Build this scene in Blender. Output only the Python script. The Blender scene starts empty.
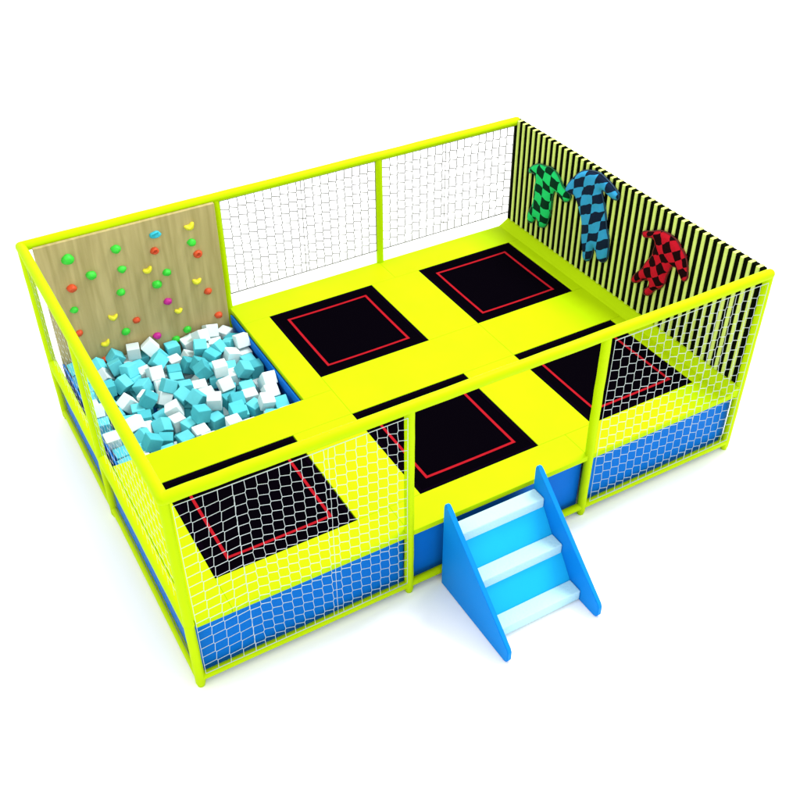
import bpy, bmesh, math, random
from mathutils import Vector, Matrix, Euler, noise
from mathutils.geometry import delaunay_2d_cdt

scene = bpy.context.scene
COL = scene.collection
random.seed(11)

# ------------------------------------------------------------------ camera
cd = bpy.data.cameras.new('camera')
cam = bpy.data.objects.new('camera', cd)
COL.objects.link(cam)
cd.sensor_width = 36.0
cd.lens = 1003.593 * 36.0 / 800.0
cd.clip_start = 0.1
cd.clip_end = 500.0
R_ = Vector((0.86528168, -0.50127767, -0.00288305))
U_ = Vector((0.31613273, 0.54121181, 0.77919822))
F_ = Vector((0.38903433, 0.67513737, -0.62677094))
m = Matrix((R_, U_, -F_)).transposed().to_4x4()
m.translation = Vector((-1.1948, -5.7861, 7.8917))
cam.matrix_world = m
scene.camera = cam

# ------------------------------------------------------------------ light: white studio surround and one soft box above
world = bpy.data.worlds.new('World')
scene.world = world
world.use_nodes = True
bg = world.node_tree.nodes['Background']
bg.inputs['Color'].default_value = (1.0, 1.0, 1.0, 1)
bg.inputs['Strength'].default_value = 1.14

def area(name, loc, target, size, power):
    l = bpy.data.lights.new(name, 'AREA')
    l.shape = 'SQUARE'; l.size = size; l.energy = power; l.color = (1, 1, 1)
    o = bpy.data.objects.new(name, l); COL.objects.link(o)
    o.location = loc
    o.rotation_euler = (Vector(target) - Vector(loc)).to_track_quat('-Z', 'Y').to_euler()
    return o
area('studio_softbox', (10.6, 3.0, 15.0), (3.4, 2.2, 0.8), 5.0, 2150)

scene.view_settings.view_transform = 'Standard'
scene.view_settings.look = 'None'
scene.view_settings.exposure = 0.42
scene.view_settings.gamma = 1.0
scene.cycles.max_bounces = 8

# ------------------------------------------------------------------ measures
L, W, ZT, ZD = 6.55, 4.48, 2.40, 0.878
PX = [0.0, 2.235, 4.42, L]           # posts along the front and the back
MX = [(0.396, 1.872), (2.585, 4.039), (4.746, 6.207)]
RY = [(0.371, 1.831), (2.589, 4.027)]
PITX, PITY = (0.10, 2.235), (2.32, 4.40)

# ------------------------------------------------------------------ materials
def mat(name, color, rough=0.5, spec=0.3, bump=0.0, bscale=8.0, var=0.0, vscale=3.0, coat=0.0):
    m_ = bpy.data.materials.new(name)
    m_.use_nodes = True
    nt = m_.node_tree; b = nt.nodes['Principled BSDF']
    b.inputs['Base Color'].default_value = (*color, 1)
    b.inputs['Roughness'].default_value = rough
    b.inputs['Specular IOR Level'].default_value = spec
    b.inputs['Coat Weight'].default_value = coat
    tc = nt.nodes.new('ShaderNodeTexCoord')
    if var > 0:
        n = nt.nodes.new('ShaderNodeTexNoise'); n.inputs['Scale'].default_value = vscale; n.inputs['Detail'].default_value = 4
        nt.links.new(tc.outputs['Object'], n.inputs['Vector'])
        r = nt.nodes.new('ShaderNodeMapRange')
        r.inputs['To Min'].default_value = 1 - var; r.inputs['To Max'].default_value = 1 + var
        nt.links.new(n.outputs['Fac'], r.inputs['Value'])
        mx = nt.nodes.new('ShaderNodeVectorMath'); mx.operation = 'SCALE'
        mx.inputs[0].default_value = color
        nt.links.new(r.outputs['Result'], mx.inputs['Scale'])
        nt.links.new(mx.outputs['Vector'], b.inputs['Base Color'])
    if bump > 0:
        n = nt.nodes.new('ShaderNodeTexNoise'); n.inputs['Scale'].default_value = bscale; n.inputs['Detail'].default_value = 5
        nt.links.new(tc.outputs['Object'], n.inputs['Vector'])
        bp = nt.nodes.new('ShaderNodeBump'); bp.inputs['Strength'].default_value = bump; bp.inputs['Distance'].default_value = 0.02
        nt.links.new(n.outputs['Fac'], bp.inputs['Height'])
        nt.links.new(bp.outputs['Normal'], b.inputs['Normal'])
    return m_

M = {}
M['ground'] = mat('white_floor', (0.97, 0.97, 0.97), 1.0, 0.0)
M['vinyl'] = mat('yellow_vinyl', (0.405, 0.60, 0.001), 0.6, 0.03, bump=0.35, bscale=2.2, var=0.09, vscale=1.6)
M['sleeve'] = mat('yellow_foam_sleeve', (0.415, 0.60, 0.001), 0.5, 0.03, bump=0.12, bscale=14, var=0.04)
M['skirt'] = mat('blue_vinyl', (0.002, 0.135, 0.52), 0.5, 0.04, bump=0.15, bscale=3, var=0.08)
M['liner'] = mat('blue_liner', (0.003, 0.13, 0.52), 0.6, 0.08, bump=0.2, bscale=4, var=0.1)
M['matblack'] = mat('black_mesh_fabric', (0.0012, 0.0007, 0.0018), 1.0, 0.0, bump=0.2, bscale=60)
M['matband'] = mat('black_edge_band', (0.002, 0.0008, 0.003), 1.0, 0.0)
M['redline'] = mat('red_stitched_line', (0.31, 0.008, 0.014), 0.9, 0.0, var=0.25, vscale=9)
M['net'] = mat('white_net_cord', (0.50, 0.57, 0.57), 0.8, 0.02)
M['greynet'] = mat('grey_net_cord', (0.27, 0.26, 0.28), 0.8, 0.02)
M['cream'] = mat('pale_lime_slat', (0.55, 0.66, 0.16), 0.7, 0.05, var=0.12, vscale=5)
M['blackslat'] = mat('black_slat', (0.003, 0.004, 0.0015), 0.9, 0.0)
M['cyan'] = mat('cyan_foam', (0.12, 0.56, 0.63), 0.95, 0.05, bump=0.2, bscale=30, var=0.1, vscale=2)
M['teal'] = mat('teal_foam', (0.07, 0.42, 0.48), 0.95, 0.05, bump=0.2, bscale=30, var=0.1, vscale=2)
M['white'] = mat('white_foam', (0.64, 0.74, 0.74), 0.95, 0.05, bump=0.2, bscale=30, var=0.05)
M['panelblue'] = mat('blue_side_board', (0.003, 0.205, 0.62), 0.5, 0.05, bump=0.05, bscale=5, var=0.05)
M['riser'] = mat('light_blue_riser', (0.008, 0.40, 0.74), 0.6, 0.08, var=0.06)
M['tread'] = mat('white_tread', (0.42, 0.67, 0.73), 0.6, 0.05, bump=0.3, bscale=40, var=0.04)
for n, c in dict(green=(0.03, 0.50, 0.03), red=(0.52, 0.06, 0.012), yellow=(0.62, 0.58, 0.02),
                 blue=(0.02, 0.38, 0.48), magenta=(0.42, 0.01, 0.22), bolt=(0.02, 0.02, 0.02)).items():
    M['hold_' + n] = mat(n + '_resin', c, 0.5, 0.3, bump=0.3, bscale=25)

def wood_mat():
    m_ = mat('plywood', (0.36, 0.27, 0.13), 0.65, 0.15)
    nt = m_.node_tree; b = nt.nodes['Principled BSDF']
    tc = nt.nodes.new('ShaderNodeTexCoord'); mp = nt.nodes.new('ShaderNodeMapping')
    mp.inputs['Scale'].default_value = (9, 9, 0.7)
    n = nt.nodes.new('ShaderNodeTexNoise'); n.inputs['Scale'].default_value = 1.6; n.inputs['Detail'].default_value = 8; n.inputs['Distortion'].default_value = 0.4
    cr = nt.nodes.new('ShaderNodeValToRGB')
    cr.color_ramp.elements[0].position = 0.3; cr.color_ramp.elements[0].color = (0.32, 0.26, 0.105, 1)
    cr.color_ramp.elements[1].position = 0.7; cr.color_ramp.elements[1].color = (0.45, 0.365, 0.17, 1)
    nt.links.new(tc.outputs['Object'], mp.inputs['Vector']); nt.links.new(mp.outputs['Vector'], n.inputs['Vector'])
    nt.links.new(n.outputs['Fac'], cr.inputs['Fac']); nt.links.new(cr.outputs['Color'], b.inputs['Base Color'])
    return m_
M['wood'] = wood_mat()

def check_mat(name, c1, c2, sy, sz, rot, shear=0.0):
    m_ = mat(name, c1, 0.8, 0.02, bump=0.9, bscale=9)
    nt = m_.node_tree; b = nt.nodes['Principled BSDF']
    tc = nt.nodes.new('ShaderNodeTexCoord')
    sep = nt.nodes.new('ShaderNodeVectorRotate'); sep.rotation_type = 'X_AXIS'; sep.inputs['Angle'].default_value = rot
    mp = nt.nodes.new('ShaderNodeMapping'); mp.inputs['Scale'].default_value = (0, 1 / sy, 1 / sz); mp.inputs['Location'].default_value = (0.5, 0.02, 0.02)
    ck = nt.nodes.new('ShaderNodeTexChecker'); ck.inputs['Scale'].default_value = 1.0
    ck.inputs['Color1'].default_value = (*c1, 1); ck.inputs['Color2'].default_value = (*c2, 1)
    nz = nt.nodes.new('ShaderNodeTexNoise'); nz.inputs['Scale'].default_value = 5
    nt.links.new(tc.outputs['Object'], nz.inputs['Vector'])
    sb = nt.nodes.new('ShaderNodeVectorMath'); sb.operation = 'SUBTRACT'; sb.inputs[1].default_value = (0.5, 0.5, 0.5)
    nt.links.new(nz.outputs['Color'], sb.inputs[0])
    sc_ = nt.nodes.new('ShaderNodeVectorMath'); sc_.operation = 'SCALE'; sc_.inputs['Scale'].default_value = 0.09
    nt.links.new(sb.outputs['Vector'], sc_.inputs[0])
    ad = nt.nodes.new('ShaderNodeVectorMath'); ad.operation = 'ADD'
    nt.links.new(tc.outputs['Object'], ad.inputs[0]); nt.links.new(sc_.outputs['Vector'], ad.inputs[1])
    nt.links.new(ad.outputs['Vector'], sep.inputs['Vector'])
    sx = nt.nodes.new('ShaderNodeSeparateXYZ'); cx_ = nt.nodes.new('ShaderNodeCombineXYZ'); ma = nt.nodes.new('ShaderNodeMath'); ma.operation = 'MULTIPLY_ADD'
    ma.inputs[1].default_value = shear
    nt.links.new(sep.outputs['Vector'], sx.inputs['Vector']); nt.links.new(sx.outputs['Y'], ma.inputs[0]); nt.links.new(sx.outputs['Z'], ma.inputs[2])
    nt.links.new(sx.outputs['Y'], cx_.inputs['Y']); nt.links.new(ma.outputs['Value'], cx_.inputs['Z'])
    nt.links.new(cx_.outputs['Vector'], mp.inputs['Vector']); nt.links.new(mp.outputs['Vector'], ck.inputs['Vector'])
    nt.links.new(ck.outputs['Color'], b.inputs['Base Color'])
    return m_

# ------------------------------------------------------------------ helpers
def obj(name, bm, material, parent=None, smooth=False):
    me = bpy.data.meshes.new(name)
    bmesh.ops.recalc_face_normals(bm, faces=bm.faces)
    bm.to_mesh(me); bm.free()
    for mm in (material if isinstance(material, (list, tuple)) else [material]):
        me.materials.append(mm)
    if smooth:
        for p in me.polygons: p.use_smooth = True
    o = bpy.data.objects.new(name, me); COL.objects.link(o)
    if parent is not None:
        o.parent = parent
    return o

def tag(o, label=None, cat=None, group=None, kind=None):
    if label: o['label'] = label
    if cat: o['category'] = cat
    if group: o['group'] = group
    if kind: o['kind'] = kind
    return o

def empty(name, loc, label, cat, group=None):
    o = bpy.data.objects.new(name, None); COL.objects.link(o)
    o.location = loc
    return tag(o, label, cat, group)

def local(parent, o):
    """geometry was written in world measures: shift it into its parent's space"""
    o.data.transform(Matrix.Translation(-Vector(parent.location)))
    return o

def box(bm, a, b, bevel=0.0, seg=2, mi=0):
    a = Vector(a); b = Vector(b)
    r = bmesh.ops.create_cube(bm, size=1.0)
    vs = r['verts']
    for v in vs:
        v.co = Vector(((a.x + b.x) / 2 + v.co.x * (b.x - a.x), (a.y + b.y) / 2 + v.co.y * (b.y - a.y), (a.z + b.z) / 2 + v.co.z * (b.z - a.z)))
    fs = set(f for v in vs for f in v.link_faces)
    for f in fs: f.material_index = mi
    if bevel > 0:
        es = list(set(e for v in vs for e in v.link_edges))
        bmesh.ops.bevel(bm, geom=es, offset=bevel, segments=seg, affect='EDGES', profile=0.5)
    return bm

def tube(bm, pts, r, n=12, caps=True, round_ends=False, mi=0):
    """tube along a polyline; round_ends closes it with domes"""
    pts = [Vector(p) for p in pts]
    rad = [r] * len(pts)
    if round_ends:
        d0 = (pts[0] - pts[1]).normalized(); d1 = (pts[-1] - pts[-2]).normalized()
        A, B = pts[0].copy(), pts[-1].copy()
        pre = [(A + d0 * r * math.sin(t), r * math.cos(t)) for t in (1.5, 1.2, 0.8, 0.4)]
        post = [(B + d1 * r * math.sin(t), r * math.cos(t)) for t in (0.4, 0.8, 1.2, 1.5)]
        pts = [p for p, _ in pre] + pts + [p for p, _ in post]
        rad = [q for _, q in pre] + rad + [q for _, q in post]
    rings = []
    ref = None
    for i, p in enumerate(pts):
        d = (pts[min(i + 1, len(pts) - 1)] - pts[max(i - 1, 0)]).normalized()
        if ref is None:
            ref = d.orthogonal().normalized()
        a = (ref - d * ref.dot(d)).normalized(); b_ = d.cross(a); ref = a
        rings.append([bm.verts.new(p + (a * math.cos(2 * math.pi * k / n) + b_ * math.sin(2 * math.pi * k / n)) * rad[i]) for k in range(n)])
    for i in range(len(rings) - 1):
        for k in range(n):
            f = bm.faces.new((rings[i][k], rings[i][(k + 1) % n], rings[i + 1][(k + 1) % n], rings[i + 1][k])); f.material_index = mi
    if caps:
        for rg in (rings[0], rings[-1]):
            f = bm.faces.new(rg); f.material_index = mi
    return bm

def prism(bm, pts, axis, lo, hi):
    """polygon (2D) extruded along x"""
    a = [bm.verts.new((lo, p[0], p[1])) for p in pts]
    b = [bm.verts.new((hi, p[0], p[1])) for p in pts]
    bm.faces.new(a); bm.faces.new(list(reversed(b)))
    for i in range(len(pts)):
        j = (i + 1) % len(pts)
        bm.faces.new((a[i], a[j], b[j], b[i]))
    return bm

# ------------------------------------------------------------------ setting
bm = bmesh.new()
bmesh.ops.create_grid(bm, x_segments=2, y_segments=2, size=60)
tag(obj('ground', bm, M['ground']), kind='structure')

# ------------------------------------------------------------------ frame of foam-wrapped tubes
frame = empty('play_frame', (L / 2, W / 2, 0), 'rectangular frame of round yellow padded tubes enclosing the whole trampoline park', 'frame')
RP, RR, RD = 0.048, 0.056, 0.052

def fpart(name, bm, m_=None, smooth=True):
    return local(frame, obj(name, bm, m_ or M['sleeve'], frame, smooth))

def sleeve_pts(a, b, n=14, amp=0.002):
    a = Vector(a); b = Vector(b)
    return [a.lerp(b, i / n) + Vector((random.uniform(-amp, amp), random.uniform(-amp, amp), random.uniform(-amp, amp))) for i in range(n + 1)]

posts = [(x, 0.0) for x in PX] + [(x, W) for x in PX[:3]] + [(0.0, 2.54)]
for (x, y) in posts:
    bm = bmesh.new()
    tube(bm, sleeve_pts((x, y, 0.05), (x, y, ZT - 0.03)), RP, 16, round_ends=True)
    p = fpart('post', bm)
    bm = bmesh.new()
    tube(bm, [(x, y, 0.0), (x, y, 0.012), (x, y, 0.03)], 0.036, 16)
    f = local(frame, obj('foot', bm, M['sleeve'], p, True))
bm = bmesh.new(); tube(bm, sleeve_pts((0, 0, ZT), (L, 0, ZT), 30), RR, 16, round_ends=True); fpart('top_rail', bm)
bm = bmesh.new(); tube(bm, sleeve_pts((0, W, ZT), (L - 0.02, W, ZT), 30), RR, 16, round_ends=True); fpart('top_rail', bm)
bm = bmesh.new(); tube(bm, sleeve_pts((0, 0.0, ZT), (0, W, ZT), 22), RR, 16, round_ends=True); fpart('top_rail', bm)
bm = bmesh.new(); tube(bm, sleeve_pts((0, 0, 0.86), (0, W, 0.86), 22), RD, 16, round_ends=True); fpart('deck_rail', bm)
for a, b in (((0, 0, 0.115), (L, 0, 0.115)), ((0, 0, 0.115), (0, W, 0.115)), ((L, 0, 0.115), (L, W, 0.115)), ((0, W, 0.115), (L, W, 0.115))):
    bm = bmesh.new(); tube(bm, sleeve_pts(a, b, 24), 0.042, 16, round_ends=True); fpart('bottom_rail', bm)

# ------------------------------------------------------------------ padded deck with its blue skirts
deck = empty('padded_deck', (L / 2, W / 2, 0), 'bright yellow vinyl deck around five black trampolines with blue skirt panels below', 'deck')
def dpart(name, bm, m_, smooth=False):
    return local(deck, obj(name, bm, m_, deck, smooth))
XR = L - 0.09
(a0, a1), (b0, b1), (c0, c1) = MX
(r0, r1), (r2, r3) = RY
xm1 = (a1 + b0) / 2; xm2 = (b1 + c0) / 2
YF = -0.028
pads = [
    (0.052, YF, a0, r1 + 0.20), (a0, YF, b0 - 0.36, r0), (b0 - 0.36, YF, c0 - 0.36, r0), (c0 - 0.36, YF, XR, r0),
    (a1, r0, b0, r1), (b1, r0, c0, r1), (c1, r0, XR, r1),
    (a0, r1, b0, r2 - 0.269), (b0, r1, c0, r2), (c0, r1, XR, r2),
    (PITX[1], r2 - 0.269, b0, r3), (b1, r2, c0, r3), (c1, r2, XR, r3),
    (PITX[1], r3, xm2, W - 0.0), (xm2, r3, XR, W - 0.0),
    (0.052, r1 + 0.20, a0, 2.32),
]
g = 0.0006
for (x0, y0, x1, y1) in pads:
    bm = bmesh.new()
    box(bm, (x0 + g, y0 + g, 0.812), (x1 - g, y1 - g, ZD), 0.005, 3)
    dpart('pad', bm, M['vinyl'])
# sloping border pad along the striped wall
bm = bmesh.new()
ya, yb = YF + 0.004, W
prof = [(XR - 0.10, ZD + 0.001), (XR - 0.06, ZD + 0.022), (L - 0.06, 0.955), (L - 0.035, 0.955), (L - 0.035, 0.80), (XR - 0.10, 0.87)]
va = [bm.verts.new((x, ya, z)) for x, z in prof]; vb = [bm.verts.new((x, yb, z)) for x, z in prof]
bm.faces.new(va); bm.faces.new(list(reversed(vb)))
for i in range(len(prof)):
    j = (i + 1) % len(prof); bm.faces.new((va[i], va[j], vb[j], vb[i]))
dpart('border_pad', bm, M['vinyl'])
# skirts
for i in range(3):
    bm = bmesh.new(); box(bm, (PX[i] + 0.02, 0.07, 0.06), (PX[i + 1] - (0.02 if i < 2 else -0.01), 0.09, 0.811), 0.004)
    dpart('skirt_panel', bm, M['skirt'])
for (ya, yb) in ((0.08, 2.52), (2.56, W - 0.05)):
    bm = bmesh.new(); box(bm, (0.024, ya, 0.08), (0.040, yb, 0.83), 0.004)
    dpart('skirt_panel', bm, M['skirt'])
bm = bmesh.new(); box(bm, (PITX[1] + 0.03, W - 0.09, 0.06), (L - 0.05, W - 0.07, 0.79), 0.004); dpart('skirt_panel', bm, M['skirt'])
bm = bmesh.new(); box(bm, (L - 0.09, 0.12, 0.06), (L - 0.072, W - 0.1, 0.79), 0.004); dpart('skirt_panel', bm, M['skirt'])

# ------------------------------------------------------------------ trampolines
where = {
    (0, 0): 'leftmost of the front row behind netting',
    (1, 0): 'front row middle behind the blue steps',
    (2, 0): 'front row right beside the striped wall',
    (1, 1): 'back row beside the foam pit',
    (2, 1): 'back row beside the striped wall',
}
def make_trampoline():
    w, d = 1.456, 1.458
    t = empty('trampoline', (0, 0, 0), '', '')
    bm = bmesh.new()
    n = 20
    def sag(x, y):
        return -0.012 - 0.018 * (max(0, 1 - (2 * x / w) ** 2)) * (max(0, 1 - (2 * y / d) ** 2))
    grid = [[bm.verts.new((-w / 2 + w * i / n, -d / 2 + d * j / n, sag(-w / 2 + w * i / n, -d / 2 + d * j / n))) for j in range(n + 1)] for i in range(n + 1)]
    for i in range(n):
        for j in range(n):
            bm.faces.new((grid[i][j], grid[i + 1][j], grid[i + 1][j + 1], grid[i][j + 1]))
    obj('jumping_mat', bm, M['matblack'], t, True)
    # stitched red line: a raised strip following the sag
    bm = bmesh.new()
    o_, wd = 0.172, 0.031
    xo, yo = w / 2 - o_, d / 2 - o_
    def strip(pa, pb, nrm):
        k = 16; prev = None
        for i in range(k + 1):
            t_ = i / k; p = Vector(pa).lerp(Vector(pb), t_)
            q = p + Vector(nrm) * wd
            vs = [bm.verts.new((p.x, p.y, sag(p.x, p.y) + 0.005)), bm.verts.new((q.x, q.y, sag(q.x, q.y) + 0.005))]
            if prev: bm.faces.new((prev[0], prev[1], vs[1], vs[0]))
            prev = vs
    strip((-xo, -yo), (xo, -yo), (0, 1)); strip((-xo, yo), (xo, yo), (0, -1))
    strip((-xo, -yo + wd), (-xo, yo - wd), (1, 0)); strip((xo, -yo + wd), (xo, yo - wd), (-1, 0))
    obj('red_line', bm, M['redline'], t)
    bm = bmesh.new()
    for (p, q) in (((-w / 2, -d / 2), (w / 2, -d / 2 + .05)), ((-w / 2, d / 2 - .05), (w / 2, d / 2)), ((-w / 2, -d / 2 + .05), (-w / 2 + .05, d / 2 - .05)), ((w / 2 - .05, -d / 2 + .05), (w / 2, d / 2 - .05))):
        box(bm, (p[0], p[1], -0.03), (q[0], q[1], -0.007), 0.003, 1)
    obj('edge_band', bm, M['matband'], t)
    return t

def copy_tree(o, parent=None):
    c = o.copy(); COL.objects.link(c); c.parent = parent
    for ch in [q for q in bpy.data.objects if q.parent == o]:
        copy_tree(ch, c)
    return c

proto = None
for (i, j), wh in where.items():
    t = make_trampoline() if proto is None else copy_tree(proto)
    if proto is None: proto = t
    x0, x1 = MX[i]; y0, y1 = RY[j]
    t.location = ((x0 + x1) / 2, (y0 + y1) / 2, ZD)
    tag(t, 'black square trampoline with red outline, ' + wh, 'trampoline', 'black trampolines set into the yellow deck')

# ------------------------------------------------------------------ foam pit
pit = empty('foam_pit', ((PITX[0] + PITX[1]) / 2, (PITY[0] + PITY[1]) / 2, 0), 'square pit with dark blue liner below the climbing board', 'foam pit')
def ppart(name, bm, m_): return local(pit, obj(name, bm, m_, pit))
x0, x1 = PITX; y0, y1 = PITY
for (a, b) in (((x1 - 0.012, y0, 0.1), (x1 + 0.02, y1, 0.79)), ((x0 - 0.008, y0, 0.1), (x0 + 0.012, y1, 0.84)), ((x0 + 0.012, y0 - 0.03, 0.1), (x1 - 0.012, y0 + 0.012, 0.79))):
    bm = bmesh.new(); box(bm, a, b, 0.003, 1); ppart('liner_wall', bm, M['liner'])
bm = bmesh.new(); box(bm, (x1 - 0.035, y0 + 0.015, 0.70), (x1 - 0.013, y1 - 0.03, 0.83), 0.008, 2); ppart('liner_rim', bm, M['liner'])
bm = bmesh.new(); box(bm, (x0, y0, 0.10), (x1, y1, 0.25), 0.003, 1); ppart('pit_floor', bm, M['liner'])

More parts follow.
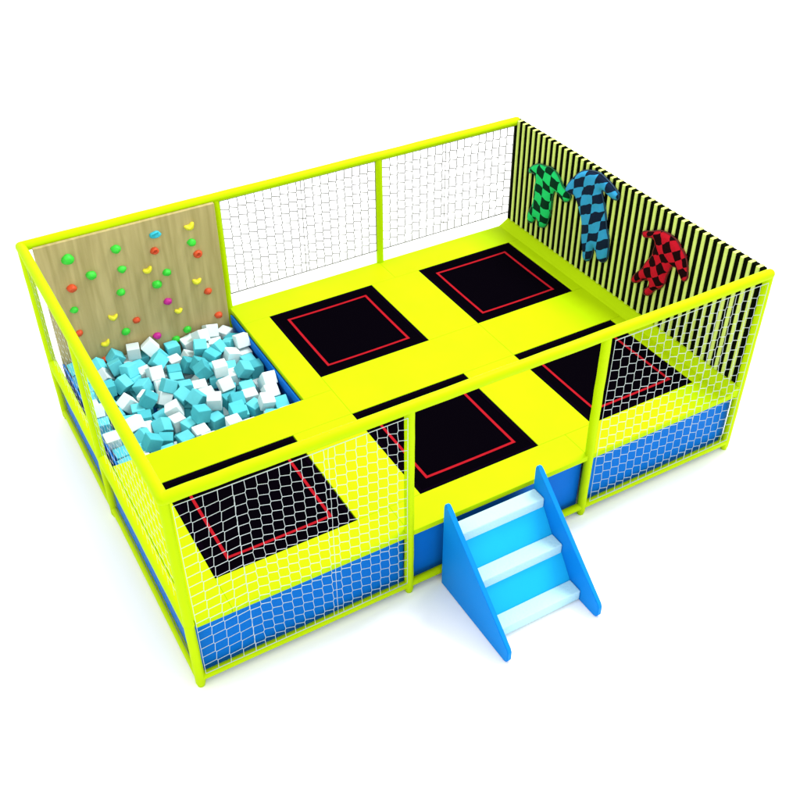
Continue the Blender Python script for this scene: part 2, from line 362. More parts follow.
CUBES = [
  (0.24, 2.454, 0.336, 0.6, -1.57, -1.95, 0.162),
  (0.442, 2.444, 0.337, -1.9, -1.57, 0, 0.164),
  (0.681, 2.458, 0.334, -3.14, -0, 1.21, 0.158),
  (0.922, 2.468, 0.336, 0.27, -1.57, 1.47, 0.161),
  (1.197, 2.452, 0.33, -0.3, 1.57, 1.19, 0.149),
  (1.44, 2.436, 0.332, 3.14, -0, 1.3, 0.154),
  (1.638, 2.436, 0.335, 1.34, -1.57, 0, 0.16),
  (1.848, 2.478, 0.331, -0.05, 1.57, 2.81, 0.151),
  (2.057, 2.438, 0.332, -1.02, -1.57, -0.5, 0.154),
  (0.219, 2.724, 0.335, 0, 0, 0.17, 0.16),
  (0.446, 2.69, 0.33, 1.57, -0, 0.19, 0.149),
  (0.672, 2.679, 0.331, 1.91, 1.57, 0.66, 0.152),
  (0.865, 2.719, 0.332, -1.57, -0, 1.43, 0.155),
  (1.196, 2.694, 0.336, -3.14, 0, 0.23, 0.162),
  (1.61, 2.632, 0.332, 1.57, 0, 1.34, 0.154),
  (1.842, 2.668, 0.331, 0, -0, 3.12, 0.152),
  (2.088, 2.658, 0.334, 1.57, 0, -0.15, 0.158),
  (0.199, 2.89, 0.33, -2.93, -1.57, 0, 0.15),
  (2.093, 2.873, 0.335, 0, 3.14, 0.22, 0.159),
  (0.232, 3.164, 0.333, 1.57, 0, 1.75, 0.156),
  (2.098, 3.24, 0.333, -1.57, -0, 0.11, 0.156),
  (0.237, 3.348, 0.33, -0.23, 1.57, 0, 0.149),
  (1.15, 3.465, 0.334, 1.57, 0, 0.14, 0.159),
  (2.057, 3.398, 0.337, -0.09, 1.57, 0, 0.165),
  (0.22, 3.53, 0.333, -0.76, -1.57, 1.32, 0.156),
  (1.563, 3.549, 0.353, 1.57, 0.4, 0.03, 0.149),
  (2.087, 3.587, 0.332, -1.57, 0, -1.23, 0.154),
  (0.234, 3.766, 0.332, -0.91, -1.57, -0.7, 0.154),
  (1.574, 3.794, 0.33, 1.57, 0, 0.03, 0.151),
  (0.264, 4.082, 0.334, 1.57, -0, 0.06, 0.157),
  (0.268, 4.275, 0.335, 0.04, 1.57, -1.69, 0.161),
  (2.073, 4.284, 0.332, -1.57, 0, -1.62, 0.155),
  (0.254, 2.444, 0.492, 0.56, -1.57, 0.74, 0.152),
  (0.435, 2.423, 0.501, 0, 0, -1.56, 0.164),
  (0.67, 2.432, 0.492, -3.14, 0, -1.38, 0.158),
  (0.961, 2.436, 0.498, -0.7, -1.57, -2.25, 0.163),
  (1.206, 2.419, 0.482, 0.01, 1.57, 1.6, 0.155),
  (1.371, 2.462, 0.484, 0.25, 1.57, -2.71, 0.15),
  (1.674, 2.417, 0.49, 1.57, 0, -3.12, 0.15),
  (1.879, 2.445, 0.488, 1.57, -0, 2.9, 0.163),
  (2.079, 2.423, 0.487, 3.07, -1.57, 0, 0.155),
  (0.214, 2.64, 0.496, 1.6, -0.05, 1.24, 0.162),
  (0.415, 2.604, 0.494, 1.46, 0, -0.11, 0.162),
  (0.618, 2.637, 0.485, 3.13, 1.57, 0, 0.156),
  (0.862, 2.643, 0.486, 0.24, 1.61, -1.71, 0.152),
  (1.107, 2.617, 0.497, 1.83, -1.57, 0.4, 0.161),
  (1.303, 2.705, 0.494, 1.58, -0.02, 2.67, 0.156),
  (1.69, 2.601, 0.486, 1.54, 0.01, -1.59, 0.153),
  (1.901, 2.667, 0.483, -2.07, 1.57, 0.52, 0.153),
  (2.075, 2.58, 0.488, 0.65, 1.57, 2.21, 0.15),
  (0.22, 2.913, 0.484, 1.57, -0, 0.07, 0.159),
  (0.572, 2.795, 0.49, 0.34, -1.53, -0.34, 0.158),
  (0.742, 2.95, 0.495, -0, -1.65, 1.55, 0.16),
  (0.953, 2.812, 0.493, -0.84, 1.57, -1.47, 0.164),
  (1.151, 2.806, 0.495, 1.17, -1.57, -1.26, 0.158),
  (1.552, 2.938, 0.494, 0.47, 1.57, 0.4, 0.155),
  (1.709, 2.835, 0.493, -0.33, 1.62, -0.37, 0.161),
  (0.228, 3.304, 0.483, 1.58, -0.05, -1.57, 0.15),
  (0.676, 3.14, 0.497, 3.14, -0, -0.16, 0.155),
  (0.916, 3.028, 0.496, -2.5, 1.57, -0.43, 0.154),
  (1.244, 3.026, 0.492, -0.59, -1.44, -1.01, 0.155),
  (1.404, 3.196, 0.493, -0.09, 1.57, -1.65, 0.158),
  (1.568, 3.132, 0.516, 0, 0.82, 1.53, 0.154),
  (2.104, 3.056, 0.429, -1.57, 0.68, -1.45, 0.161),
  (0.199, 3.462, 0.492, 1.42, 1.57, 1.42, 0.161),
  (0.447, 3.339, 0.493, 0.23, 1.58, 2.74, 0.164),
  (0.672, 3.306, 0.493, 0, 0, 2.91, 0.159),
  (0.968, 3.395, 0.439, -2.09, -0.93, 1.44, 0.16),
  (1.232, 3.286, 0.427, -1.39, 0.92, 1.71, 0.154),
  (1.433, 3.37, 0.494, 1.57, 0, -2.97, 0.161),
  (1.884, 3.31, 0.49, 1.57, -0, 1.33, 0.154),
  (2.069, 3.407, 0.499, 1.65, 1.57, -1.43, 0.158),
  (0.192, 3.631, 0.491, -1.54, 0, 3.11, 0.16),
  (0.75, 3.478, 0.501, -3.14, -0, 1.31, 0.162),
  (0.21, 3.844, 0.487, -0.14, -1.54, 1.54, 0.157),
  (0.406, 3.794, 0.49, 0.62, -1.57, 0.55, 0.157),
  (0.763, 3.773, 0.494, -0.07, -3.1, 0.12, 0.162),
  (1.092, 3.909, 0.495, -2.52, 1.62, 0.5, 0.155),
  (1.254, 3.831, 0.492, 1.63, -0, 1.57, 0.161),
  (1.905, 3.937, 0.51, 1.34, 1, -1.86, 0.15),
  (2.099, 3.767, 0.333, 1, 1.57, -0.65, 0.155),
  (0.276, 4.004, 0.492, -0.01, 0.05, -1.67, 0.159),
  (0.754, 3.996, 0.491, -1.14, -3.12, -0.03, 0.151),
  (1.164, 4.082, 0.485, 0.02, 3.12, -1.22, 0.152),
  (2.088, 3.959, 0.499, -1.57, -0, 1.75, 0.164),
  (0.202, 4.245, 0.493, 0, -0, 2.93, 0.155),
  (1.837, 4.287, 0.489, -1.57, 0, 1.59, 0.164),
  (2.119, 4.27, 0.488, 0.04, 1.57, 0, 0.157),
  (0.222, 2.493, 0.648, 1.57, -0.04, 1.75, 0.155),
  (0.404, 2.456, 0.664, -1.57, -1.57, 0.17, 0.161),
  (0.684, 2.472, 0.647, 0.59, -1.57, -2.16, 0.153),
  (0.917, 2.417, 0.655, -0.93, -1.57, -2.19, 0.151),
  (1.144, 2.426, 0.65, -3.14, -1.44, 0.06, 0.162),
  (1.371, 2.438, 0.639, 0, 0, -1.44, 0.16),
  (1.513, 2.574, 0.489, -1.23, -0.14, 0.15, 0.15),
  (1.89, 2.453, 0.651, -1.57, -0, -2.16, 0.163),
  (2.082, 2.423, 0.645, 1.61, 1.57, 0, 0.161),
  (0.23, 2.664, 0.66, 0.13, 1.63, -1.39, 0.163),
  (0.408, 2.648, 0.647, -1.44, 1.46, -1.68, 0.152),
  (0.722, 2.687, 0.64, 1.62, -0.12, 2.77, 0.159),
  (0.92, 2.59, 0.639, -0.32, 1.53, 1.43, 0.158),
  (1.102, 2.587, 0.66, -0.02, -1.56, 0.08, 0.163),
  (1.331, 2.728, 0.648, -1.56, 1.59, 0.22, 0.154),
  (1.516, 2.777, 0.475, 0.07, 0.39, 3.08, 0.159),
  (1.799, 2.733, 0.643, -0.02, -1.68, 2.01, 0.151),
  (2.091, 2.763, 0.55, 0.8, -0.49, -2.72, 0.155),
  (0.186, 2.829, 0.639, -1.64, -1.44, -1.5, 0.151),
  (0.614, 2.975, 0.645, 2.44, 1.09, 0.29, 0.151),
  (1.041, 2.781, 0.65, -3.13, 0, 0.35, 0.151),
  (1.21, 2.921, 0.652, 0.9, -3.06, -0.04, 0.161),
  (1.384, 2.93, 0.638, -1.64, 0.01, -3.05, 0.156),
  (1.609, 2.994, 0.65, -0, -0, -1.47, 0.157),
  (1.831, 2.921, 0.655, -2.22, 1.56, 0.82, 0.162),
  (2.108, 2.962, 0.558, 0.67, 0.13, -0.04, 0.156),
  (0.203, 3.122, 0.519, 1.57, -0.86, -1.57, 0.153),
  (0.469, 3.146, 0.657, -1.57, 0, -0.34, 0.16),
  (0.652, 3.164, 0.651, 0.02, 0, 1.37, 0.151),
  (0.947, 2.922, 0.651, -0.63, 1.55, -2.04, 0.151),
  (1.089, 3.124, 0.514, 0.32, 0.03, -0.44, 0.151),
  (1.412, 3.194, 0.653, -2.06, 1.57, 1.05, 0.163),
  (1.679, 3.242, 0.612, 1.94, -0.67, 0.99, 0.156),
  (1.864, 3.08, 0.646, -0, 0, 1.46, 0.161),
  (2.092, 3.247, 0.494, 1.57, -1.51, -1.52, 0.156),
  (0.203, 3.279, 0.64, -0.32, -1.62, -1.39, 0.16),
  (0.38, 3.326, 0.655, -1.07, -1.58, -0.4, 0.162),
  (0.631, 3.322, 0.648, 1.57, -0, -1.76, 0.151),
  (0.852, 3.229, 0.515, -1.4, 0.31, -1.37, 0.159),
  (1.226, 3.458, 0.515, -1.11, -1.4, 1.09, 0.159),
  (1.39, 3.368, 0.655, -1.57, -0, 1.39, 0.161),
  (1.616, 3.453, 0.643, 1.71, -1.57, 1.23, 0.15),
  (1.795, 3.4, 0.644, -3.11, -0.19, -0.36, 0.161),
  (2.109, 3.406, 0.656, -0.11, -1.57, -1.51, 0.157),
  (0.189, 3.624, 0.651, -0.05, -1.54, 1.62, 0.159),
  (0.386, 3.533, 0.619, 0.96, 0.19, 1.23, 0.165),
  (0.779, 3.502, 0.657, 1.57, -0, -2.36, 0.151),
  (0.961, 3.527, 0.545, -1.02, -2.97, 0.1, 0.155),
  (1.203, 3.657, 0.648, -1.54, -0.1, 2.98, 0.155),
  (1.449, 3.578, 0.581, 2.97, -0.73, -0.11, 0.16),
  (1.666, 3.605, 0.653, 0.4, -1.47, -0.59, 0.162),
  (1.838, 3.559, 0.641, 0.79, 1.57, 0.48, 0.156),
  (2.084, 3.567, 0.649, -2.24, -1.57, 0.7, 0.152),
  (0.209, 3.781, 0.645, 0.05, 1.54, -1.52, 0.155),
  (0.379, 3.724, 0.644, -0, 3.14, -0.36, 0.151),
  (0.57, 3.728, 0.492, -1.6, 0, -1.8, 0.164),
  (0.922, 3.959, 0.649, 0.34, -1.52, 1.4, 0.161),
  (1.234, 3.812, 0.653, -1.48, 1.63, -0.07, 0.158),
  (1.414, 3.865, 0.485, 1.6, -3.09, -0, 0.154),
  (1.599, 3.778, 0.534, -1.04, -0.93, -1.72, 0.158),
  (2.119, 3.734, 0.49, 1.57, -0, 3.13, 0.159),
  (0.268, 3.949, 0.647, -0.02, 1.52, 1.63, 0.156),
  (0.45, 3.9, 0.647, 1.57, -0.01, 1.11, 0.153),
  (0.688, 4.113, 0.608, -0.03, 1.12, -1.2, 0.151),
  (0.889, 4.116, 0.646, -1.54, -0.04, -1.41, 0.16),
  (1.309, 3.999, 0.649, -1.57, -0, 1.71, 0.156),
  (1.503, 4.048, 0.612, -0.02, 2.12, -0, 0.162),
  (1.693, 4.035, 0.645, 1.51, -1.19, -1.5, 0.156),
  (1.869, 4.104, 0.645, -1.56, 0.05, 1.26, 0.156),
  (2.093, 4.078, 0.653, -1.05, -1.86, -1.51, 0.152),
  (0.339, 4.171, 0.61, -0.55, 0.6, 2.93, 0.163),
  (0.59, 4.271, 0.617, 2.3, 0.32, 1.85, 0.15),
  (0.835, 4.286, 0.643, 1.58, 0.03, 1.58, 0.163),
  (0.995, 4.286, 0.637, -0.09, 1.59, 1.47, 0.154),
  (1.184, 4.172, 0.68, 0.99, 0.44, 1.52, 0.164),
  (1.381, 4.276, 0.652, 1.58, -0.06, -1.57, 0.161),
  (1.601, 4.28, 0.657, -1.67, 1.4, -0, 0.164),
  (1.884, 4.262, 0.764, 1.18, 0.95, -1.89, 0.156),
  (2.063, 4.262, 0.645, -0, -0, 2.14, 0.157),
  (1.432, 2.415, 0.794, -0.38, -1.57, -2.76, 0.15),
  (1.615, 2.428, 0.647, 3.01, -1.57, 0.06, 0.162),
  (0.551, 2.58, 0.784, -0.15, -1.02, 0.18, 0.159),
  (1.616, 2.686, 0.658, 1.84, 0.04, -0.12, 0.151),
  (1.913, 2.629, 0.77, 0.2, -0.32, 1.42, 0.154),
  (2.072, 2.614, 0.673, -0, -0.93, -1.61, 0.157),
  (0.186, 2.813, 0.79, 0.13, 0, 0, 0.152),
  (0.513, 2.817, 0.7, -0.66, -2.53, 0.72, 0.15),
  (0.76, 2.884, 0.704, 0.76, -0.64, -2.66, 0.155),
  (1.181, 2.762, 0.794, 1.51, 0.29, 0.1, 0.16),
  (1.395, 2.9, 0.793, -3.12, -0.07, 1.15, 0.159),
  (1.632, 2.829, 0.759, -0.19, -2.23, 1.67, 0.155),
  (2.058, 2.86, 0.686, -0.91, 0.07, 0.03, 0.161),
  (0.192, 3.027, 0.642, 0.05, 0.71, -1.5, 0.156),
  (0.393, 2.962, 0.602, 0.65, -0.82, -2.33, 0.16),
  (0.979, 3.108, 0.683, -1.62, -0.45, -0.3, 0.164),
  (1.25, 3.077, 0.766, -0.8, 0.28, -1.1, 0.164),
  (1.633, 3.162, 0.753, 2.32, -0.07, 0.03, 0.159),
  (2.11, 3.115, 0.624, 1.65, -0.67, 1.49, 0.153),
  (0.199, 3.453, 0.74, -0.71, 0.06, -0.05, 0.153),
  (0.765, 3.318, 0.779, -2.21, -0.16, -1.98, 0.157),
  (0.96, 3.401, 0.659, -0.79, -0.86, 0.68, 0.151),
  (1.162, 3.246, 0.606, -0.47, -0.08, 2.72, 0.164),
  (1.683, 3.434, 0.797, -0.01, -0, -0.11, 0.156),
  (1.929, 3.316, 0.765, -2.81, 0.55, 0.18, 0.154),
  (0.56, 3.494, 0.682, -1.6, -2.21, 0.21, 0.16),
  (1.012, 3.598, 0.682, 0.07, -2.14, -1.7, 0.157),
  (1.498, 3.514, 0.786, 1.56, 2.55, -0.15, 0.164),
  (0.749, 3.863, 0.656, -1.78, -0.26, -0.86, 0.152),
  (1.002, 3.796, 0.741, -1.77, -0.65, -1.36, 0.164),
  (1.431, 3.843, 0.672, -2.65, 0.06, 1.55, 0.16),
  (1.702, 3.797, 0.72, 2.24, 2.01, -0.25, 0.164),
  (1.937, 3.72, 0.705, -1.59, 0.32, -0.02, 0.157),
  (2.105, 3.73, 0.646, 1.26, 1.57, -0.29, 0.153),
  (0.225, 4.116, 0.713, 0.57, -0.58, -0.25, 0.157),
  (0.475, 4.107, 0.684, 2.24, 0.45, -1.45, 0.162),
  (0.641, 4.115, 0.771, 2.18, 1.14, -1.01, 0.152),
  (1.118, 4.001, 0.747, -0.52, -2.35, -0.56, 0.16),
  (1.637, 3.968, 0.785, 0.34, 1.95, -1.5, 0.151),
  (1.833, 3.908, 0.734, 2.91, -0.81, -0.74, 0.153),
  (1.995, 3.948, 0.694, -1.25, -0.16, -2.48, 0.159),
  (0.217, 4.259, 0.786, -1.18, -1.06, -1.92, 0.165),
  (0.457, 4.253, 0.75, -0.65, -2.35, 0.61, 0.157),
  (0.688, 4.291, 0.77, 1.57, -0.86, -0, 0.157),
  (0.91, 4.274, 0.799, -1.85, 1.6, 1.08, 0.151),
  (1.113, 4.264, 0.798, 2.74, -0.61, 0, 0.161),
  (1.72, 4.16, 0.796, 0.47, -2.29, -1.58, 0.153),
  (1.552, 2.597, 0.797, 0.03, 1.3, 1.58, 0.165),
  (0.49, 2.961, 0.793, 0.81, 2.73, -0.26, 0.164),
  (1.133, 3.209, 0.762, -0.32, -0.36, 2.07, 0.152),
  (2.11, 3.018, 0.745, 1.44, -0.89, -1.51, 0.156),
  (1.047, 3.45, 0.775, -2.24, -0.86, 0.68, 0.154),
  (1.234, 3.428, 0.679, 1.51, -0.16, -1.7, 0.156),
  (0.424, 3.718, 0.795, 2.03, -1.57, 1.1, 0.151),
  (0.815, 3.691, 0.677, 0.01, -0.35, -0.8, 0.165),
  (2.12, 3.832, 0.798, 2.67, -0.01, 0, 0.159),
  (0.608, 3.8, 0.734, -0.49, -0.87, -0.48, 0.158),
  (0.747, 3.951, 0.788, -0.16, -0.29, -1.06, 0.154),
  (1.512, 3.69, 0.749, -0.29, -1, 0.28, 0.154),
]
bm = bmesh.new(); box(bm, (-.5, -.5, -.5), (.5, .5, .5), 0.05, 2)
cube_mesh = {}
for k in ('white', 'cyan', 'teal'):
    nt = M[k].node_tree; b_ = nt.nodes['Principled BSDF']
    oi = nt.nodes.new('ShaderNodeObjectInfo'); mr = nt.nodes.new('ShaderNodeMapRange')
    mr.inputs['To Min'].default_value = 0.82; mr.inputs['To Max'].default_value = 1.12
    vm = nt.nodes.new('ShaderNodeVectorMath'); vm.operation = 'SCALE'
    src_ = b_.inputs['Base Color'].links[0].from_socket
    nt.links.new(oi.outputs['Random'], mr.inputs['Value']); nt.links.new(src_, vm.inputs[0]); nt.links.new(mr.outputs['Result'], vm.inputs['Scale'])
    nt.links.new(vm.outputs['Vector'], b_.inputs['Base Color'])
base = obj('foam_cube', bm, M['white'])
for k in ('white', 'cyan', 'teal'):
    me = base.data.copy(); me.materials[0] = M[k]; cube_mesh[k] = me
bpy.data.objects.remove(base)
rc = random.Random(23)
info = []
for c in CUBES:
    u = rc.random()
    info.append((c, 'white' if u < 0.42 else ('cyan' if u < 0.82 else 'teal')))
ordn = ['first', 'second', 'third', 'fourth', 'fifth', 'sixth', 'seventh', 'eighth', 'ninth', 'tenth', 'eleventh', 'twelfth', 'thirteenth', 'fourteenth', 'fifteenth', 'sixteenth', 'seventeenth', 'eighteenth']
rows_ = {}
for q, (c, k) in enumerate(info):
    rows_.setdefault((int((4.33 - c[1]) / 0.20), k, c[2] < 0.56), []).append(q)
labels = {}
for (row, k, low), ids in rows_.items():
    for n_, q in enumerate(sorted(ids, key=lambda q: info[q][0][0])):
        cname = {'white': 'white', 'cyan': 'cyan', 'teal': 'teal'}[k]
        labels[q] = '%s %s foam cube from the left%s, %s row from the board' % (ordn[n_], cname, ', lower layer' if low else '', ordn[row])
for q, (c, k) in enumerate(info):
    o = bpy.data.objects.new('foam_cube', cube_mesh[k]); COL.objects.link(o)
    o.location = c[:3]; o.rotation_euler = c[3:6]; o.scale = (c[6],) * 3
    tag(o, labels[q], 'foam cube', 'loose foam cubes filling the pit')

# ------------------------------------------------------------------ climbing board with holds
board = empty('climbing_board', (1.15, 4.405, 0.4), 'light brown wooden climbing board with colourful holds standing behind the foam pit', 'climbing wall')
bm = bmesh.new(); box(bm, (0.10, 4.38, 0.27), (2.185, 4.425, 2.385), 0.004, 1)
local(board, obj('wooden_board', bm, M['wood'], board))
HOLDS = dict(
    green=[(0.43, 2.17, 1.35), (0.97, 2.14, 1.15), (0.64, 1.9, 1.15), (0.99, 1.87, 1), (0.93, 1.58, 1), (0.37, 1.52, .9), (0.89, 1.04, 1), (1.85, 1.97, 1.05), (1.5, 1.67, 1), (1.36, 1.55, 1.15), (1.63, 0.81, 1), (1.47, 0.72, 1)],
    red=[(0.4, 1.8, 1.1), (1.4, 1.99, 1), (1.9, 1.8, 1.05), (1.96, 1.26, .95), (1.04, 1.15, .9), (0.36, 1.2, .9), (2.05, 0.88, 1), (0.57, 0.73, 1)],
    yellow=[(1.85, 2.18, 1.1), (1.28, 1.77, 1), (1.84, 1.44, 1), (0.78, 1.28, 1), (1.56, 1.11, .9), (0.63, 0.96, 1)],
    blue=[(1.44, 2.19, 1.1)], magenta=[(1.45, 1.28, 1), (1.25, 0.85, 1)])
hn = 0
for cname, lst in HOLDS.items():
    for hi_, (hx, hz, s) in enumerate(lst):
        hn += 1
        bm = bmesh.new()
        bmesh.ops.create_icosphere(bm, subdivisions=3, radius=1.0)
        rr = random.uniform(-0.35, 0.35)
        for v in bm.verts:
            c = v.co.copy()
            nrm = 1 + 0.16 * noise.noise(c * 1.3 + Vector((hn * 7.1, 0, 0)))
            c *= nrm
            if cname == 'yellow':      # kidney: two lobes, dip at the top
                x = c.x * 0.064; zz = c.z * (0.034 + 0.020 * abs(c.x)) + 0.030 * abs(c.x) ** 1.2 - 0.014
                y = c.y * 0.045
            elif cname == 'blue':
                x = c.x * 0.07; zz = c.z * 0.044; y = c.y * 0.045
                if c.y < -0.3 and abs(c.z) < .5: y += 0.03 * max(0, 1 - (c.x / .7) ** 2)
            else:
                x = c.x * 0.058; zz = c.z * 0.050; y = c.y * 0.055
                if cname == 'red' and hi_ in (1, 2):
                    rad_ = math.hypot(c.x, c.z)
                    if c.y < 0: y += 0.05 * max(0, 1 - (rad_ / .55) ** 2)
            v.co = Vector((x * math.cos(rr) - zz * math.sin(rr), y, x * math.sin(rr) + zz * math.cos(rr))) * s * 0.88
            v.co += Vector((hx, 4.372, hz))
        h = local(board, obj('climbing_hold', bm, M['hold_' + cname], board, True))
        tag(h, {'yellow': 'curved yellow climbing hold', 'blue': 'flat light blue climbing hold', 'magenta': 'magenta climbing hold', 'red': 'orange red climbing hold', 'green': 'round green climbing hold'}[cname])

# ------------------------------------------------------------------ striped wall
sw = empty('striped_wall', (L, W / 2, 0), 'tall end wall of vertical black and pale lime stripes with cloth figures on it', 'wall')
bm = bmesh.new()
yA, yB = 0.07, W + 0.03
xF = L - 0.035          # face of the black backing
box(bm, (xF, yA, 0.80), (L + 0.03, yB, ZT + 0.03), 0.0, mi=0)
NS = 39; per = (yB - yA - 0.06) / NS
for k in range(NS):
    y = yA + 0.062 + per * k
    wv = per * 0.44
    # proud rounded slat on the face, turned over the top edge
    prof = [(-wv / 2, 0.0), (-wv * 0.42, 0.011), (-wv * 0.2, 0.016), (wv * 0.2, 0.016), (wv * 0.42, 0.011), (wv / 2, 0.0)]
    lo = [bm.verts.new((xF - d + 0.001, y + a, 0.81)) for a, d in prof]
    hi = [bm.verts.new((xF - d + 0.001, y + a, ZT + 0.026 + d * 0.4)) for a, d in prof]
    bk = [bm.verts.new((L + 0.028 + d, y + a, ZT + 0.026 + d * 0.4)) for a, d in prof]
    bl = [bm.verts.new((L + 0.028 + d, y + a, 0.81)) for a, d in prof]
    for i in range(5):
        for A, B in ((lo, hi), (hi, bk), (bk, bl)):
            f = bm.faces.new((A[i], A[i + 1], B[i + 1], B[i])); f.material_index = 1
local(sw, obj('striped_panel', bm, [M['blackslat'], M['cream']], sw))

# ------------------------------------------------------------------ stuffed cloth figures on the striped wall
BLUE = [[3.03, 2.29], [2.9, 2.37], [2.68, 2.43], [2.53, 2.4], [2.39, 2.36], [2.28, 2.3], [2.29, 2.23], [2.39, 2.2], [2.53, 2.24], [2.61, 2.23], [2.55, 2.13], [2.48, 1.98], [2.41, 1.76], [2.35, 1.67], [2.33, 1.46], [2.35, 1.34], [2.48, 1.29], [2.54, 1.4], [2.61, 1.45], [2.62, 1.23], [2.76, 1.15], [2.81, 1.35], [2.85, 1.5], [2.87, 1.69], [2.95, 1.8], [3.01, 1.9], [3.05, 1.96], [3.17, 1.93], [3.26, 1.92], [3.25, 2.01], [3.16, 2.14]]
GREEN = [[4.06, 1.9], [3.97, 1.99], [3.83, 2.07], [3.7, 2.08], [3.6, 2.12], [3.46, 2.08], [3.39, 2.02], [3.33, 1.95], [3.15, 1.92], [3.16, 1.83], [3.27, 1.76], [3.39, 1.81], [3.47, 1.85], [3.51, 1.76], [3.52, 1.64], [3.52, 1.54], [3.54, 1.4], [3.58, 1.26], [3.67, 1.2], [3.77, 1.18], [3.77, 1.29], [3.82, 1.28], [3.88, 1.17], [3.98, 1.14], [4.01, 1.24], [3.95, 1.36], [3.9, 1.47], [3.9, 1.59], [3.9, 1.7], [3.88, 1.81], [3.92, 1.88], [3.99, 1.88], [4.05, 1.84]]
RED = [[1.81, 2.02], [1.79, 2.06], [1.64, 2.12], [1.56, 2.18], [1.45, 2.21], [1.36, 2.21], [1.26, 2.2], [1.2, 2.15], [1.11, 2.1], [1.05, 2.02], [1.01, 1.89], [1.0, 1.81], [1.06, 1.76], [1.12, 1.82], [1.18, 1.88], [1.27, 1.86], [1.29, 1.77], [1.32, 1.67], [1.32, 1.58], [1.38, 1.48], [1.45, 1.44], [1.49, 1.36], [1.55, 1.29], [1.63, 1.28], [1.63, 1.34], [1.56, 1.41], [1.56, 1.51], [1.65, 1.47], [1.75, 1.37], [1.83, 1.33], [1.87, 1.36], [1.8, 1.48], [1.7, 1.6], [1.68, 1.69], [1.59, 1.82], [1.59, 1.89], [1.57, 1.98], [1.59, 2.04], [1.66, 2.04], [1.77, 1.98]]

def smooth_loop(pts, it=2):
    for _ in range(it):
        out = []
        for i in range(len(pts)):
            a = Vector(pts[i]); b = Vector(pts[(i + 1) % len(pts)])
            out += [a * .75 + b * .25, a * .25 + b * .75]
        pts = out
    return pts

def figure(name, pts, mater, trim, label, thick=0.055):
    loop = smooth_loop(pts, 2)
    cy = sum(p[0] for p in loop) / len(loop); cz = sum(p[1] for p in loop) / len(loop)
    xw = xF - 0.018
    root = empty(name, (xw, cy, cz), label, 'stuffed figure', 'checked cloth figures hung on the striped wall')
    loc = [Vector((p[0] - cy, p[1] - cz)) for p in loop]
    n = len(loc)
    def dist(q):
        best = 9
        for i in range(n):
            a = loc[i]; d = loc[(i + 1) % n] - a
            t_ = max(0, min(1, (q - a).dot(d) / max(d.length_squared, 1e-9)))
            best = min(best, (q - a - d * t_).length)
        return best
    def inside(q):
        c = False
        for i in range(n):
            a, b = loc[i], loc[i - 1]
            if (a.y > q.y) != (b.y > q.y) and q.x < (b.x - a.x) * (q.y - a.y) / (b.y - a.y) + a.x: c = not c
        return c
    vs = list(loc); st = 0.028
    y = min(p.x for p in loc)
    while y < max(p.x for p in loc):
        z = min(p.y for p in loc)
        while z < max(p.y for p in loc):
            q = Vector((y, z))
            if inside(q) and dist(q) > 0.012: vs.append(q)
            z += st
        y += st
    r = delaunay_2d_cdt(vs, [(i, (i + 1) % n) for i in range(n)], [], 1, 1e-5)
    bm = bmesh.new()
    fr = []; bk = []
    for i, q in enumerate(r[0]):
        d = dist(q)
        h = 0.02 + thick * math.sqrt(max(0, 1 - (1 - min(d / 0.10, 1)) ** 2)) * (1 + 0.22 * noise.noise(Vector((q.x * 6, q.y * 6, 2)))) if d > 1e-4 else 0.02
        fr.append(bm.verts.new((-h, q.x, q.y))); bk.append(bm.verts.new((0.0, q.x, q.y)))
    ec = {}
    for f in r[2]:
        bm.faces.new([fr[i] for i in f]); bm.faces.new([bk[i] for i in reversed(f)])
        for i in range(len(f)):
            e = (f[i], f[(i + 1) % len(f)]); ec[tuple(sorted(e))] = ec.get(tuple(sorted(e)), []) + [e]
    for k, e in ec.items():
        if len(e) == 1:
            a, b = e[0]; bm.faces.new((fr[b], fr[a], bk[a], bk[b]))
    obj('stuffed_body', bm, mater, root, True)
    bm = bmesh.new()
    tube(bm, [(-0.02, p.x, p.y) for p in loc] + [(-0.02, loc[0].x, loc[0].y)], 0.009, 6)
    obj('piping', bm, trim, root, True)
    return root
figure('cloth_figure', BLUE, check_mat('blue_checks', (0.03, 0.27, 0.52), (0.006, 0.014, 0.035), 0.19, 0.135, 0.0, 0.6), mat('navy_trim', (0.006, 0.03, 0.07)),
       'blue and black checked stuffed cloth figure, the tallest one, on the striped wall')
figure('cloth_figure', GREEN, check_mat('green_checks', (0.015, 0.52, 0.13), (0.002, 0.03, 0.012), 0.15, 0.125, 0.0, -0.1), mat('dark_green_trim', (0.004, 0.09, 0.03)),
       'green and black checked stuffed cloth figure hanging nearest the far corner of the striped wall', 0.045)
figure('cloth_figure', RED, check_mat('red_checks', (0.46, 0.008, 0.02), (0.010, 0.002, 0.003), 0.115, 0.115, math.radians(38)), mat('maroon_trim', (0.10, 0.004, 0.008)),
       'red and black checked stuffed cloth figure hanging tilted near the front rail', 0.045)

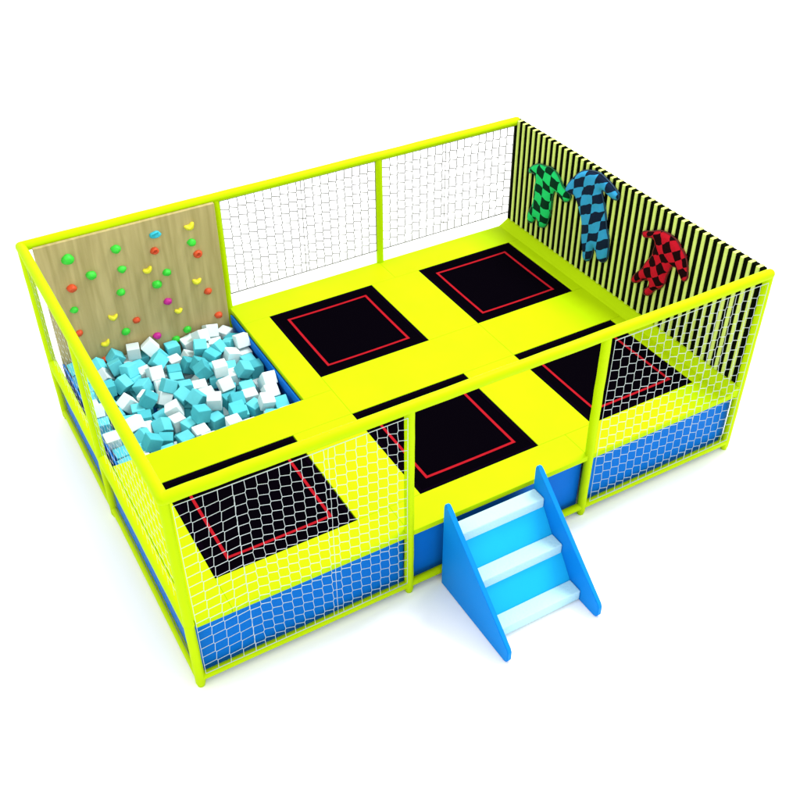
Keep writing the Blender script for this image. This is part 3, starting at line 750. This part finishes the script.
# ------------------------------------------------------------------ safety nets
def make_net(name, org, du, width, z0, z1, cell, label, seams=(), wide_until=None, r=0.0027, cord='net', group='white safety nets of the enclosure', out=(0, -1, 0)):
    """net of knotless cord hung in a vertical plane: org + du*s + z"""
    org = Vector(org); du = Vector(du); ov = Vector(out)
    root = empty(name, org + du * (width / 2), label, 'safety net', group)
    cols = []; s = 0.0; wz = wide_until or 0.0
    if wz:
        k = max(2, round(wz / (cell * 1.28)))
        cols = [wz * i / k for i in range(k)]
    k = round((width - wz) / cell)
    cols += [wz + (width - wz) * i / k for i in range(k + 1)]
    nr = max(2, round((z1 - z0) / (cell * 1.12)))
    rows = [z0 + (z1 - z0) * j / nr for j in range(nr + 1)]
    sd = len(label) % 50
    def pt(i, j, side):
        """a wall cord meets the left rung a little lower than the right one, as in knotless hexagonal net"""
        s_, z_ = cols[i], rows[j]
        q = 0.0 if (j == 0 or j == len(rows) - 1) else 1.0
        qe = 0.0 if (i == 0 or i == len(cols) - 1) else 1.0
        w_ = 0.006 * noise.noise(Vector((s_ * 3, z_ * 3, sd))); v_ = 0.008 * noise.noise(Vector((s_ * 2, z_ * 2, sd + 9)))
        sl = -0.5 if (wz and s_ <= wz) else 1.0
        s2 = s_ + q * qe * (side * 0.05 * cell + w_)
        z2 = z_ + q * (side * 0.14 * cell * sl + v_)
        p = org + du * s2 + ov * (0.010 * noise.noise(Vector((s_ * 1.1, z_ * 1.1, sd + 3)))); p.z = z2
        return p
    bm = bmesh.new()
    for i in range(len(cols)):
        pl = []
        for j in range(len(rows)):
            if 0 < j < len(rows) - 1: pl += [pt(i, j, -1), pt(i, j, 1)]
            else: pl.append(pt(i, j, 0))
        pl = sorted(pl, key=lambda p_: p_.z)
        tube(bm, pl, r, 4, caps=False)
    for j in range(len(rows)):
        for i in range(len(cols) - 1):
            tube(bm, [pt(i, j, 1), pt(i + 1, j, -1)], r, 4, caps=False)
    local(root, obj('mesh_cord', bm, M[cord], root, True))
    for z_ in (z0, z1):
        bm = bmesh.new(); tube(bm, [org + Vector((0, 0, z_)), org + du * width + Vector((0, 0, z_))], r * 1.3, 6)
        local(root, obj('border_rope', bm, M[cord], root, True))
    for s_ in seams:
        zz = [z0 + (z1 - z0) * t_ / 20 for t_ in range(21)]
        for off in (0.0,):
            bm = bmesh.new(); tube(bm, [org + du * (s_ + off + 0.004 * math.sin(z_ * 30 + off * 90)) + Vector((0, 0, z_)) for z_ in zz], r * 0.9, 5)
            local(root, obj('seam_rope', bm, M[cord], root, True))
    return root
yN = -0.057
make_net('safety_net', (0.05, yN, 0), (1, 0, 0), 2.135, 0.20, 2.34, 0.104, 'white net of the front side, left of the blue steps, over the blue skirt', seams=(0.50, 1.36), wide_until=0.50)
make_net('safety_net', (4.475, yN, 0), (1, 0, 0), 2.02, 0.20, 2.34, 0.112, 'white net of the front side, right of the blue steps, before the striped wall', seams=(1.35,))
make_net('safety_net', (0.0, 0.05, 0), (0, 1, 0), 2.44, 0.90, 2.34, 0.145, 'white net of the left side, front half beside the corner trampoline', out=(-1, 0, 0), r=0.0012)
make_net('safety_net', (0.0, 2.59, 0), (0, 1, 0), 1.84, 0.90, 2.34, 0.145, 'white net of the left side, rear half beside the foam pit', out=(-1, 0, 0), r=0.0012)
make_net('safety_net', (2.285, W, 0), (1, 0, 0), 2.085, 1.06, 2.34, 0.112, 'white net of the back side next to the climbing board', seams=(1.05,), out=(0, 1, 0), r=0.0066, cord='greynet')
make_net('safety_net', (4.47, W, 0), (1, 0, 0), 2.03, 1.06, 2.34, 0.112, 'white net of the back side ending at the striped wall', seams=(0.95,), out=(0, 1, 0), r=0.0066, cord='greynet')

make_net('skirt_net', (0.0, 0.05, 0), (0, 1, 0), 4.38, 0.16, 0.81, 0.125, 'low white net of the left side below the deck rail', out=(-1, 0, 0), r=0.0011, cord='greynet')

# ------------------------------------------------------------------ steps
SX0, SX1 = 2.575, 3.70
st = empty('steps', ((SX0 + SX1) / 2, -0.6, 0), 'three white steps with light blue risers between blue side boards, leading up to the deck', 'steps')
side = [(-0.075, 0.0), (-0.075, 1.09), (-0.088, 1.125), (-0.115, 1.135), (-0.145, 1.11), (-1.225, 0.19), (-1.245, 0.15), (-1.245, 0.05), (-1.225, 0.012), (-1.19, 0.0)]
for x in (SX0 - 0.0, SX1 - 0.05):
    bm = bmesh.new(); prism(bm, side, 'x', x, x + 0.05)
    bmesh.ops.bevel(bm, geom=[e for e in bm.edges if abs(e.verts[0].co.x - e.verts[1].co.x) < 1e-5], offset=0.007, segments=2, affect='EDGES')
    local(st, obj('side_board', bm, M['panelblue'], st))
xa, xb = SX0 + 0.052, SX1 - 0.052
for k in range(3):
    zt = 0.835 - 0.345 * k; yb_ = -0.10 - 0.35 * k; yf = yb_ - 0.17
    bm = bmesh.new(); box(bm, (xa, yf, zt - 0.125), (xb, yb_, zt), 0.012, 2)
    local(st, obj('tread', bm, M['tread'], st))
    if k < 2:
        bm = bmesh.new()
        prism(bm, [(yf + 0.012, zt - 0.10), (yf + 0.10, zt - 0.10), (yf - 0.10, zt - 0.37), (yf - 0.187, zt - 0.37)], 'x', xa, xb)
        local(st, obj('riser', bm, M['riser'], st))
    else:
        bm = bmesh.new(); box(bm, (xa, yf + 0.05, 0.0), (xb, yf + 0.08, zt - 0.127)); local(st, obj('riser', bm, M['tread'], st))
